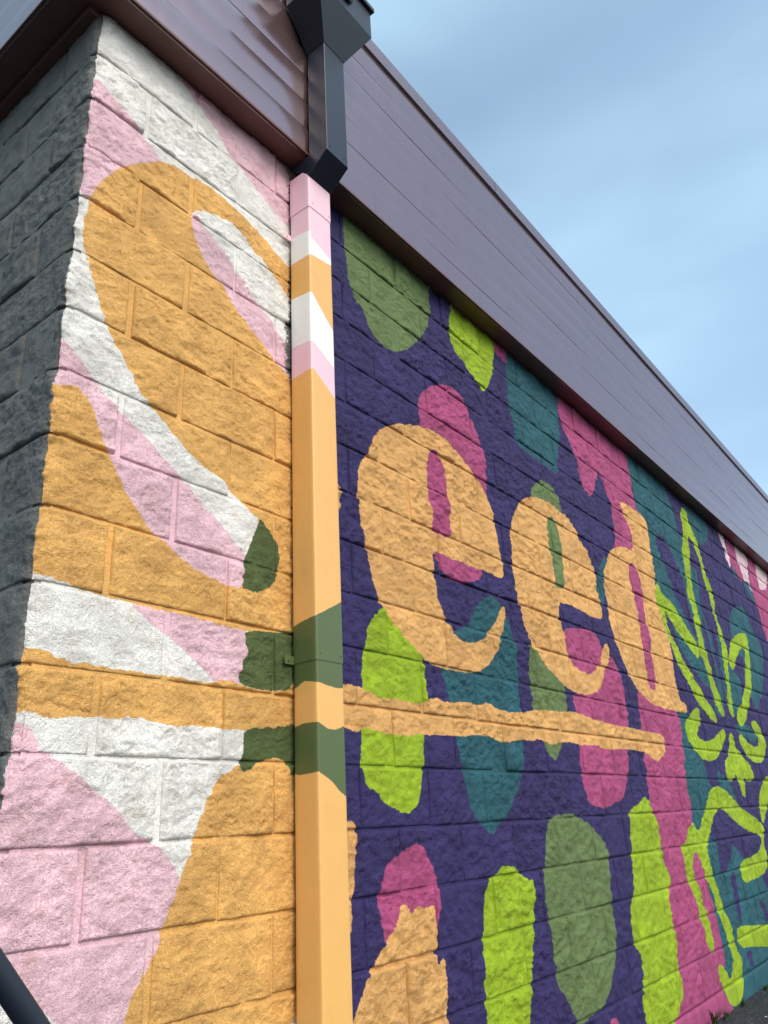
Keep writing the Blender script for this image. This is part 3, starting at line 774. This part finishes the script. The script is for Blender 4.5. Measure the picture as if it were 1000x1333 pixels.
# ---- eaves: fascia boards, soffit, coping
OF, OS = 0.122, 0.165            # overhang past the mural wall / the side wall
ZB, ZT = 3.640, 4.745            # fascia bottom / top
fascia = empty('roof_fascia', (0, 0, 0), bld); fascia.matrix_parent_inverse = inv
tag(fascia, 'brown ribbed metal fascia reflecting the sky')
NB = 7
BHt = (ZT - ZB) / NB
def board_profile():
    """(outward, up) points of one board: flat face with a coved upper edge"""
    b = BHt
    return [(0.0006 + 0.0062 * 4 * t * (1 - t), b * (0.0006 + t * 0.9988)) for t in [k / 14 for k in range(15)]]
PROF = board_profile()
def siding(axis, s0, s1, row):
    bm = bmesh.new()
    zb = ZB + row * BHt
    nseg = max(1, int((s1 - s0) / 0.6))
    rows = []
    for i in range(nseg + 1):
        s = s0 + (s1 - s0) * i / nseg
        ring = []
        for (o_, u_) in PROF:
            wv = 0.0012 * math.sin(s * 2.3 + row * 1.9) if 0 < o_ else 0
            if axis == 'x': ring.append(bm.verts.new((s, -OF + 0.014 - o_ - wv, zb + u_)))
            else: ring.append(bm.verts.new((-OS + 0.014 - o_ - wv, s, zb + u_)))
        if axis == 'x': ring.append(bm.verts.new((s, -OF + 0.02, zb + BHt))); ring.append(bm.verts.new((s, -OF + 0.02, zb + 0.002)))
        else: ring.append(bm.verts.new((-OS + 0.02, s, zb + BHt))); ring.append(bm.verts.new((-OS + 0.02, s, zb + 0.002)))
        rows.append(ring)
    K = len(rows[0])
    for a_, b_ in zip(rows, rows[1:]):
        for k in range(K):
            bm.faces.new((a_[k], a_[(k + 1) % K], b_[(k + 1) % K], b_[k]))
    bm.faces.new(rows[0]); bm.faces.new(rows[-1][::-1])
    return bm_obj('siding_board', bm, M_FASCIA, fascia, smooth=False)
for row in range(NB):
    cuts = [-OS + 0.012]
    x = 1.35 + ((row * 5) % 7) * 0.47
    while x < LEN:
        cuts.append(x); x += 3.66
    cuts.append(LEN)
    for s0, s1 in zip(cuts, cuts[1:]):
        siding('x', s0 + (0.0 if s0 < 0 else 0.0006), s1 - 0.0006, row)
    siding('y', -OF + 0.012, 3.2 + row * 0.1, row); siding('y', 3.203 + row * 0.1, SIDE, row)
# corner trim and bottom return lip
bm = bmesh.new()
box(bm, -OS - 0.004, -OS + 0.03, -OF - 0.004, -OF + 0.03, ZB - 0.002, ZT)
bm_obj('corner_trim', bm, M_FASCIA, fascia, bevel=0.002)
bm = bmesh.new()
box(bm, -OS + 0.022, LEN, -OF + 0.022, 0.2, ZB + 0.03, ZT)
bm_obj('fascia_backing', bm, M_VOID, fascia)
bm = bmesh.new()
box(bm, -OS + 0.022, 0.2, 0.2, SIDE, ZB + 0.03, ZT)
bm_obj('fascia_backing', bm, M_VOID, fascia)

soffit = empty('soffit', (0, 0, 0), bld); soffit.matrix_parent_inverse = inv
tag(soffit, 'dark brown metal soffit under the eaves')
ZS = TOP + 0.004
x = -OS + 0.012
i = 0
while x < LEN:
    x1 = min(x + 3.05, LEN)
    bm = bmesh.new()
    if i == 0:
        # mitred at the building corner
        hexa(bm, [(-OS + 0.004, -OF + 0.004, ZB + 0.004), (x1, -OF + 0.004, ZB + 0.004), (x1, 0.03, ZS), (0.02, 0.03, ZS)],
                 [(-OS + 0.004, -OF + 0.004, ZB + 0.014), (x1, -OF + 0.004, ZB + 0.014), (x1, 0.03, ZS + 0.01), (0.02, 0.03, ZS + 0.01)])
    else:
        hexa(bm, [(x + 0.001, -OF + 0.004, ZB + 0.004), (x1, -OF + 0.004, ZB + 0.004), (x1, 0.03, ZS), (x + 0.001, 0.03, ZS)],
                 [(x + 0.001, -OF + 0.004, ZB + 0.014), (x1, -OF + 0.004, ZB + 0.014), (x1, 0.03, ZS + 0.01), (x + 0.001, 0.03, ZS + 0.01)])
    bm_obj('soffit_panel', bm, M_SOFFIT, soffit)
    x = x1; i += 1
y0, y1 = 0.03, SIDE
bm = bmesh.new()
hexa(bm, [(-OS + 0.004, -OF + 0.006, ZB + 0.004), (0.02, 0.031, ZS), (0.02, SIDE, ZS), (-OS + 0.004, SIDE, ZB + 0.004)],
         [(-OS + 0.004, -OF + 0.006, ZB + 0.014), (0.02, 0.031, ZS + 0.01), (0.02, SIDE, ZS + 0.01), (-OS + 0.004, SIDE, ZB + 0.014)])
bm_obj('soffit_panel', bm, M_SOFFIT, soffit)
# frieze strip where the side soffit meets the grey wall
bm = bmesh.new()
box(bm, -0.052, 0.02, 0.012, SIDE, TOP - 0.030, TOP + 0.0)
bm_obj('frieze_strip', bm, M_SOFFIT, soffit, bevel=0.004)

coping = empty('roof_coping', (0, 0, 0), bld); coping.matrix_parent_inverse = inv
tag(coping, 'brown metal coping along the roof edge')
OC = 0.124
def coping_piece(x0, x1):
    bm = bmesh.new()
    prof = [(-OC, 4.748), (-OC, 4.845), (-OC + 0.012, 4.853), (0.35, 4.868), (0.35, 4.848), (-OC + 0.02, 4.820), (-OC + 0.014, 4.758), (-OC + 0.030, 4.744), (-OC + 0.026, 4.740)]
    r0 = [bm.verts.new((x0, y, z)) for y, z in prof]; r1 = [bm.verts.new((x1, y, z)) for y, z in prof]
    K = len(prof)
    for k in range(K): bm.faces.new((r0[k], r0[(k + 1) % K], r1[(k + 1) % K], r1[k]))
    bm.faces.new(r0); bm.faces.new(r1[::-1])
    bm_obj('coping_section', bm, M_COPING, coping)
cx = [-OS - 0.03, 2.655, 5.45, 8.26, 11.1, LEN]
for a_, b_ in zip(cx, cx[1:]):
    coping_piece(a_ + 0.002, b_ - 0.002)
bm = bmesh.new()
for b_ in cx[1:-1]:
    box(bm, b_ - 0.04, b_ + 0.04, -OC + 0.003, 0.3, 4.77, 4.83)
bm_obj('coping_splice', bm, M_VOID, coping)
bm = bmesh.new()
prof = [(-OS - 0.03, 4.748), (-OS - 0.03, 4.845), (-OS - 0.018, 4.853), (0.35, 4.868), (0.35, 4.848), (-OS - 0.01, 4.82)]
r0 = [bm.verts.new((x, -OC + 0.03, z)) for x, z in prof]; r1 = [bm.verts.new((x, SIDE, z)) for x, z in prof]
for k in range(6): bm.faces.new((r0[k], r0[(k + 1) % 6], r1[(k + 1) % 6], r1[k]))
bm.faces.new(r0); bm.faces.new(r1[::-1])
bm_obj('coping_section', bm, M_COPING, coping)
bm = bmesh.new()
box(bm, 0.2, LEN, 0.2, SIDE, 4.5, 4.6)
o = bm_obj('flat_roof', bm, M_ROOF, bld); o.matrix_parent_inverse = inv

# ------------------------------------------------------------------ downspout
PX0, PX1, PY0, PY1 = 0.886, 1.014, -0.118, -0.016
spout = empty('downspout', (0.95, -0.067, Z_G))
tag(spout, 'square downspout, black box head above, lower pipe painted with the mural bands', 'downspout')
inv2 = Matrix.Translation((-0.95, 0.067, -Z_G))
def sp(o):
    o.parent = spout; o.matrix_parent_inverse = inv2
    return o

def band_boundary(poly, u):
    us = [p_[0] for p_ in poly]; zs = [p_[1] for p_ in poly]
    if us[0] > us[-1]: us, zs = us[::-1], zs[::-1]
    return np.interp(u, us, zs)

def pipe_fields(co, face):
    """paint bands of the pipe: each boundary is a line across the left and the front face"""
    x, y, z = co[:, 0], co[:, 1], co[:, 2]
    N = len(x)
    fields = np.full((len(PAINTS) + 1, N), BIG)          # last row: white
    bounds = []
    for cname, lf, fr in PIPE_BANDS:
        zl = band_boundary(lf, y); zf = band_boundary(fr, x)
        zr = np.full(N, band_boundary(fr, PX1))
        bounds.append(np.where(face == 0, zl, np.where(face == 1, zf, zr)) + 0.003 * perlin(x * 25 + y * 25, z * 0, 12))
    names = ['pink'] + [b[0] for b in PIPE_BANDS]
    names = ['white' if v == 'white' else v for v in names]
    for i, nm in enumerate(names):
        up = bounds[i - 1] if i > 0 else np.full(N, 99.0)
        lo = bounds[i] if i < len(bounds) else np.full(N, -99.0)
        d = np.maximum(z - up, lo - z)
        r = PAINTS.index(nm) if nm in PAINTS else len(PAINTS)
        fields[r] = np.minimum(fields[r], np.clip(d, -BIG, BIG))
    return fields[:-1]

def pipe_section(z0, z1, grow, name='pipe_section'):
    """square pipe with slightly rounded edges, gridded so that the paint follows it"""
    r = 0.007
    x0, x1, y0, y1 = PX0 - grow, PX1 + grow, PY0 - grow, PY1 + grow
    ring = []                                   # (x, y, face) going round: left, front, right, back
    def arc(cx_, cy_, a0):
        for k in range(4):
            t = a0 + math.pi / 2 * k / 3
            ring.append((cx_ + r * math.cos(t), cy_ + r * math.sin(t)))
    for k in range(1, 6): ring.append((x0, y1 - r + (y0 - y1 + 2 * r) * k / 6))
    arc(x0 + r, y0 + r, math.pi)
    for k in range(1, 6): ring.append((x0 + r + (x1 - x0 - 2 * r) * k / 6, y0))
    arc(x1 - r, y0 + r, 1.5 * math.pi)
    for k in range(1, 6): ring.append((x1, y0 + r + (y1 - y0 - 2 * r) * k / 6))
    arc(x1 - r, y1 - r, 0)
    for k in range(1, 6): ring.append((x1 - r - (x1 - x0 - 2 * r) * k / 6, y1))
    arc(x0 + r, y1 - r, math.pi / 2)
    ring = np.array(ring); K = len(ring)
    nzz = max(2, int((z1 - z0) / 0.02))
    zs = np.linspace(z0, z1, nzz + 1)
    co = np.zeros((nzz + 1, K, 3))
    co[:, :, 0] = ring[:, 0]; co[:, :, 1] = ring[:, 1]; co[:, :, 2] = zs[:, None]
    # slight dents
    co[:, :, 1] += 0.0006 * perlin(co[:, :, 0] * 9 + 4, co[:, :, 2] * 3.1, 15)
    flat = co.reshape(-1, 3)
    face = np.where(flat[:, 0] < x0 + r * 0.6, 0, np.where(flat[:, 1] < y0 + r, 1, 2))
    idx = np.arange((nzz + 1) * K).reshape(nzz + 1, K)
    nx_ = np.roll(idx, -1, 1)
    q = np.stack([idx[:-1], nx_[:-1], nx_[1:], idx[1:]], -1).reshape(-1, 4)
    # folded rim at the lower end
    me = mesh_from(name, flat.astype(np.float32), q, M_PIPE)
    set_paint(me, pipe_fields(flat, face))
    return sp(link(name, me))

pipe_section(3.366, 3.56, 0.0040)
pipe_section(1.525, 3.372, 0.0020)
pipe_section(Z_G + 0.02, 1.531, 0.0)

# straps: a tab screwed to the wall on either side
def strap(zc, colname, parent):
    bm = bmesh.new()
    box(bm, PX0 - 0.040, PX0 + 0.004, PY1 - 0.004, PY1 - 0.001, zc - 0.014, zc + 0.014)
    bmesh.ops.bevel(bm, geom=list(bm.edges), offset=0.0012, segments=1, affect='EDGES')
    me = bpy.data.meshes.new('strap'); bm.to_mesh(me); bm.free()
    me.materials.append(M_PIPE)
    N = len(me.vertices)
    F = np.full((len(PAINTS), N), BIG)
    if colname in PAINTS: F[PAINTS.index(colname)] = -BIG
    set_paint(me, F)
    st = sp(link('strap', me))
    bm = bmesh.new()
    bmesh.ops.create_cone(bm, cap_ends=True, segments=10, radius1=0.0055, radius2=0.004, depth=0.005,
                          matrix=Matrix.Translation((PX0 - 0.026, PY1 - 0.0055, zc)) @ Matrix.Rotation(R_(90), 4, 'X'))
    me = bpy.data.meshes.new('screw'); bm.to_mesh(me); bm.free()
    me.materials.append(M_PIPE); F2 = np.full((len(PAINTS), len(me.vertices)), BIG)
    if colname in PAINTS: F2[PAINTS.index(colname)] = -BIG
    set_paint(me, F2)
    s_ = link('screw', me); s_.parent = st
strap(3.255, 'pink', spout)
strap(1.535, 'green', spout)

def rivet(x, y, z, colname, rotx):
    bm = bmesh.new()
    bmesh.ops.create_icosphere(bm, subdivisions=1, radius=0.0034)
    me = bpy.data.meshes.new('rivet'); bm.to_mesh(me); bm.free(); me.materials.append(M_PIPE if colname else M_BLACK)
    F2 = np.full((len(PAINTS), len(me.vertices)), BIG)
    if colname: F2[PAINTS.index(colname)] = -BIG
    set_paint(me, F2)
    return sp(link('rivet', me, None, (x, y, z)))
for xr in (PX0 + 0.016, PX1 - 0.012):
    rivet(xr, PY0 - 0.0024, 1.548, 'green', 0)
    rivet(xr, PY0 - 0.0044, 3.392, 'pink', 0)
for xr in (PX0 + 0.02, PX1 - 0.02):
    rivet(xr, -0.2245, 3.635, None, 0)

# elbow under the soffit, upper pipe on the fascia, box head
bm = bmesh.new()
ex0, ex1 = PX0 - 0.004, PX1 + 0.006
E_ = [(-0.226, 3.603), (-0.124, 3.632), (-0.012, 3.628), (-0.124, 3.522)]
hexa(bm, [(ex0, E_[0][0], E_[0][1]), (ex0, E_[1][0], E_[1][1]), (ex0, E_[2][0], E_[2][1]), (ex0, E_[3][0], E_[3][1])],
         [(ex1, E_[0][0], E_[0][1]), (ex1, E_[1][0], E_[1][1]), (ex1, E_[2][0], E_[2][1]), (ex1, E_[3][0], E_[3][1])])
sp(bm_obj('elbow', bm, M_BLACK, bevel=0.003))
bm = bmesh.new()
box(bm, PX0 - 0.001, PX1 + 0.003, -0.224, -0.124 - 0.002, 3.600, 4.23)
sp(bm_obj('upper_pipe', bm, M_BLACK, bevel=0.003))
HX0, HX1, HYF, HZ0, HZ1 = 0.752, 1.112, -0.320, 4.400, 4.575
head = bmesh.new()
hb = -0.1265
hexa(head, [(PX0 - 0.003, -0.2255, 4.225), (PX1 + 0.005, -0.2255, 4.225), (PX1 + 0.005, hb, 4.225), (PX0 - 0.003, hb, 4.225)],
           [(HX0, HYF, HZ0), (HX1, HYF, HZ0), (HX1, hb, HZ0), (HX0, hb, HZ0)])
hd = sp(bm_obj('leader_head', head, M_BLACK, bevel=0.002))
bm = bmesh.new()
# open box: front panel with a round overflow hole
nseg = 24
cxh, czh, rr = 0.932, 4.500, 0.042
outer = []
for k in range(nseg):
    t = 2 * math.pi * k / nseg
    dx, dz = math.cos(t), math.sin(t)
    s = min((HX1 - cxh if dx > 0 else cxh - HX0) / max(abs(dx), 1e-6), (HZ1 - czh if dz > 0 else czh - HZ0) / max(abs(dz), 1e-6))
    outer.append((cxh + dx * s, czh + dz * s))
corners = [(HX0, HZ0), (HX1, HZ0), (HX1, HZ1), (HX0, HZ1)]
for ccx, ccz in corners:
    k = min(range(nseg), key=lambda i: (outer[i][0] - ccx) ** 2 + (outer[i][1] - ccz) ** 2)
    outer[k] = (ccx, ccz)
rings = []
for yy, pts in ((HYF, outer), (HYF, None), (HYF + 0.003, None), (HYF + 0.003, outer)):
    pts = pts or [(cxh + rr * math.cos(2 * math.pi * k / nseg), czh + rr * math.sin(2 * math.pi * k / nseg)) for k in range(nseg)]
    rings.append([bm.verts.new((x, yy, z)) for x, z in pts])
for i in range(4):
    ra, rb = rings[i], rings[(i + 1) % 4]
    for k in range(nseg):
        bm.faces.new((ra[k], ra[(k + 1) % nseg], rb[(k + 1) % nseg], rb[k]))
fp = bm_obj('front_panel', bm, M_BLACK, hd)
for nm, (x0, x1, y0, y1) in (('side_panel', (HX0, HX0 + 0.002, HYF + 0.004, hb)), ('side_panel', (HX1 - 0.002, HX1, HYF + 0.004, hb)), ('back_panel', (HX0 + 0.003, HX1 - 0.003, hb - 0.002, hb))):
    bm = bmesh.new(); box(bm, x0, x1, y0, y1, HZ0 + 0.001, HZ1)
    bm_obj(nm, bm, M_BLACK, hd)
bm = bmesh.new()
tube(bm, [(cxh, HYF + 0.01, czh), (cxh, HYF - 0.016, czh)], [rr + 0.003, rr + 0.003], 24)
bmesh.ops.delete(bm, geom=[f for f in bm.faces if len(f.verts) > 4], context='FACES')
bmesh.ops.solidify(bm, geom=list(bm.faces), thickness=0.003)
bm_obj('overflow_collar', bm, M_BLACK, hd, smooth=True)
bm = bmesh.new()
for (x0, x1, y0, y1) in ((HX0 - 0.016, HX1 + 0.016, HYF - 0.016, HYF + 0.010), (HX0 - 0.016, HX0 + 0.010, HYF + 0.0105, hb), (HX1 - 0.010, HX1 + 0.016, HYF + 0.0105, hb)):
    box(bm, x0, x1, y0, y1, HZ1 + 0.0005, HZ1 + 0.026)
bm_obj('head_rim', bm, M_BLACK, hd, bevel=0.003)

# ------------------------------------------------------------------ hand rail in the near corner
rail = empty('hand_rail', (0.30, -0.50, Z_G))
tag(rail, 'sloping black metal tube rail crossing the bottom left corner before pink blocks', 'railing')
inv3 = Matrix.Translation((-0.30, 0.50, -Z_G))
def rl(o):
    o.parent = rail; o.matrix_parent_inverse = inv3
    return o
d = Vector((math.cos(R_(-50.6)), 0, math.sin(R_(-50.6))))
c0 = Vector((-0.2095, -0.50, 0.8135))
bm = bmesh.new()
p0 = c0 - d * 0.42; p1 = c0 + d * 0.62
path = [p0 + Vector((-0.22, 0, 0.0)), p0 + Vector((-0.05, 0, 0.0)), p0 + d * 0.02 + Vector((-0.005, 0, 0.003)), p0 + d * 0.06]
path += [p0.lerp(p1, t) for t in (0.15, 0.4, 0.7, 0.92)] + [p1 + Vector((0.02, 0, -0.02)), p1 + Vector((0.06, 0, -0.03)), p1 + Vector((0.16, 0, -0.03))]
tube(bm, path, [0.0192] * len(path), 20)
rl(bm_obj('rail_tube', bm, M_RAIL, smooth=True))
for px_, pz_ in ((p0.x - 0.15, p0.z), (p1.x + 0.10, p1.z - 0.03)):
    bm = bmesh.new(); tube(bm, [(px_, -0.50, Z_G - 0.05), (px_, -0.50, pz_ - 0.012)], [0.017, 0.017], 16)
    rl(bm_obj('post', bm, M_RAIL, smooth=True))
    bm = bmesh.new(); bmesh.ops.create_cone(bm, cap_ends=True, segments=20, radius1=0.05, radius2=0.046, depth=0.012, matrix=Matrix.Translation((px_, -0.50, Z_G + 0.012)))
    rl(bm_obj('base_flange', bm, M_RAIL))

# ------------------------------------------------------------------ weeds and stones at the foot of the wall
def weed(x, y, hgt, nb, seed, label):
    r = random.Random(seed)
    bm = bmesh.new()
    for b in range(nb):
        ang = r.uniform(0, 2 * math.pi); hh = hgt * r.uniform(0.5, 1.0); lean = r.uniform(0.2, 0.9) * hh; wd = r.uniform(0.003, 0.006)
        dx, dy = math.cos(ang), -abs(math.sin(ang))
        px_, py_ = r.uniform(-.03, .03), r.uniform(-.015, 0.0)
        prev = None
        for s in range(5):
            t = s / 4
            wdt = wd * (1 - t) * (1.4 if s == 1 else 1.0) + 0.0004
            cx_, cy_, cz_ = px_ + dx * lean * t * t, py_ + dy * lean * t * t, hh * (t - 0.25 * t * t)
            a_ = bm.verts.new((cx_ - dy * wdt, cy_ + dx * wdt, cz_)); b_ = bm.verts.new((cx_ + dy * wdt, cy_ - dx * wdt, cz_))
            if prev: bm.faces.new((prev[0], prev[1], b_, a_))
            prev = (a_, b_)
    me = bpy.data.meshes.new('weed'); bm.to_mesh(me); bm.free(); me.materials.append(M_LEAF)
    o = link('weed_tuft', me, None, (x, y, Z_G))
    tag(o, label, 'weed', 'weeds along the wall foot')
weed(4.24, -0.03, 0.16, 38, 1, 'tallest dark green weed tuft, against the magenta wall base')
weed(4.46, -0.03, 0.09, 24, 2, 'low weed tuft at the right end of the magenta base')
weed(4.82, -0.03, 0.075, 20, 3, 'small weed tuft just right of the lime loop at wall foot')
weed(5.40, -0.03, 0.06, 16, 8, 'tiny weed tuft by the teal base, farthest along the wall')
# loose grit gathered along the wall foot
gr = random.Random(21)
bm = bmesh.new()
for k in range(1500):
    x = 2.4 + 4.2 * gr.random(); y = -0.012 - abs(gr.gauss(0, 0.07)); r_ = gr.uniform(0.002, 0.0075)
    mt_ = Matrix.Translation((x, y, Z_G + r_ * 0.3)) @ Matrix.Rotation(gr.uniform(0, 6), 4, (gr.random(), gr.random(), 1)) @ Matrix.Diagonal((r_, r_ * gr.uniform(.6, 1), r_ * gr.uniform(.4, .8), 1))
    bmesh.ops.create_cube(bm, size=1.6, matrix=mt_)
M_GRIT = plain('grit', (0.045, 0.047, 0.052), 0.9, 0.7, 60.0)
o = bm_obj('loose_grit', bm, M_GRIT)
tag(o, 'loose dark grit gathered along the foot of the wall', 'grit', kind='stuff')
def stone(x, y, r_, seed, label):
    r = random.Random(seed)
    bm = bmesh.new(); bmesh.ops.create_icosphere(bm, subdivisions=2, radius=r_)
    for v in bm.verts:
        v.co *= r.uniform(0.82, 1.12); v.co.z *= 0.6
    o = bm_obj('pebble', bm, M_STONE, smooth=True)
    o.location = (x, y, Z_G + r_ * 0.45)
    tag(o, label, 'pebble', 'pale pebbles on the asphalt')
stone(4.62, -0.22, 0.009, 5, 'pale pebble on asphalt just below the lime loop')
stone(4.30, -0.20, 0.007, 6, 'smaller pale pebble on asphalt near magenta wall base')
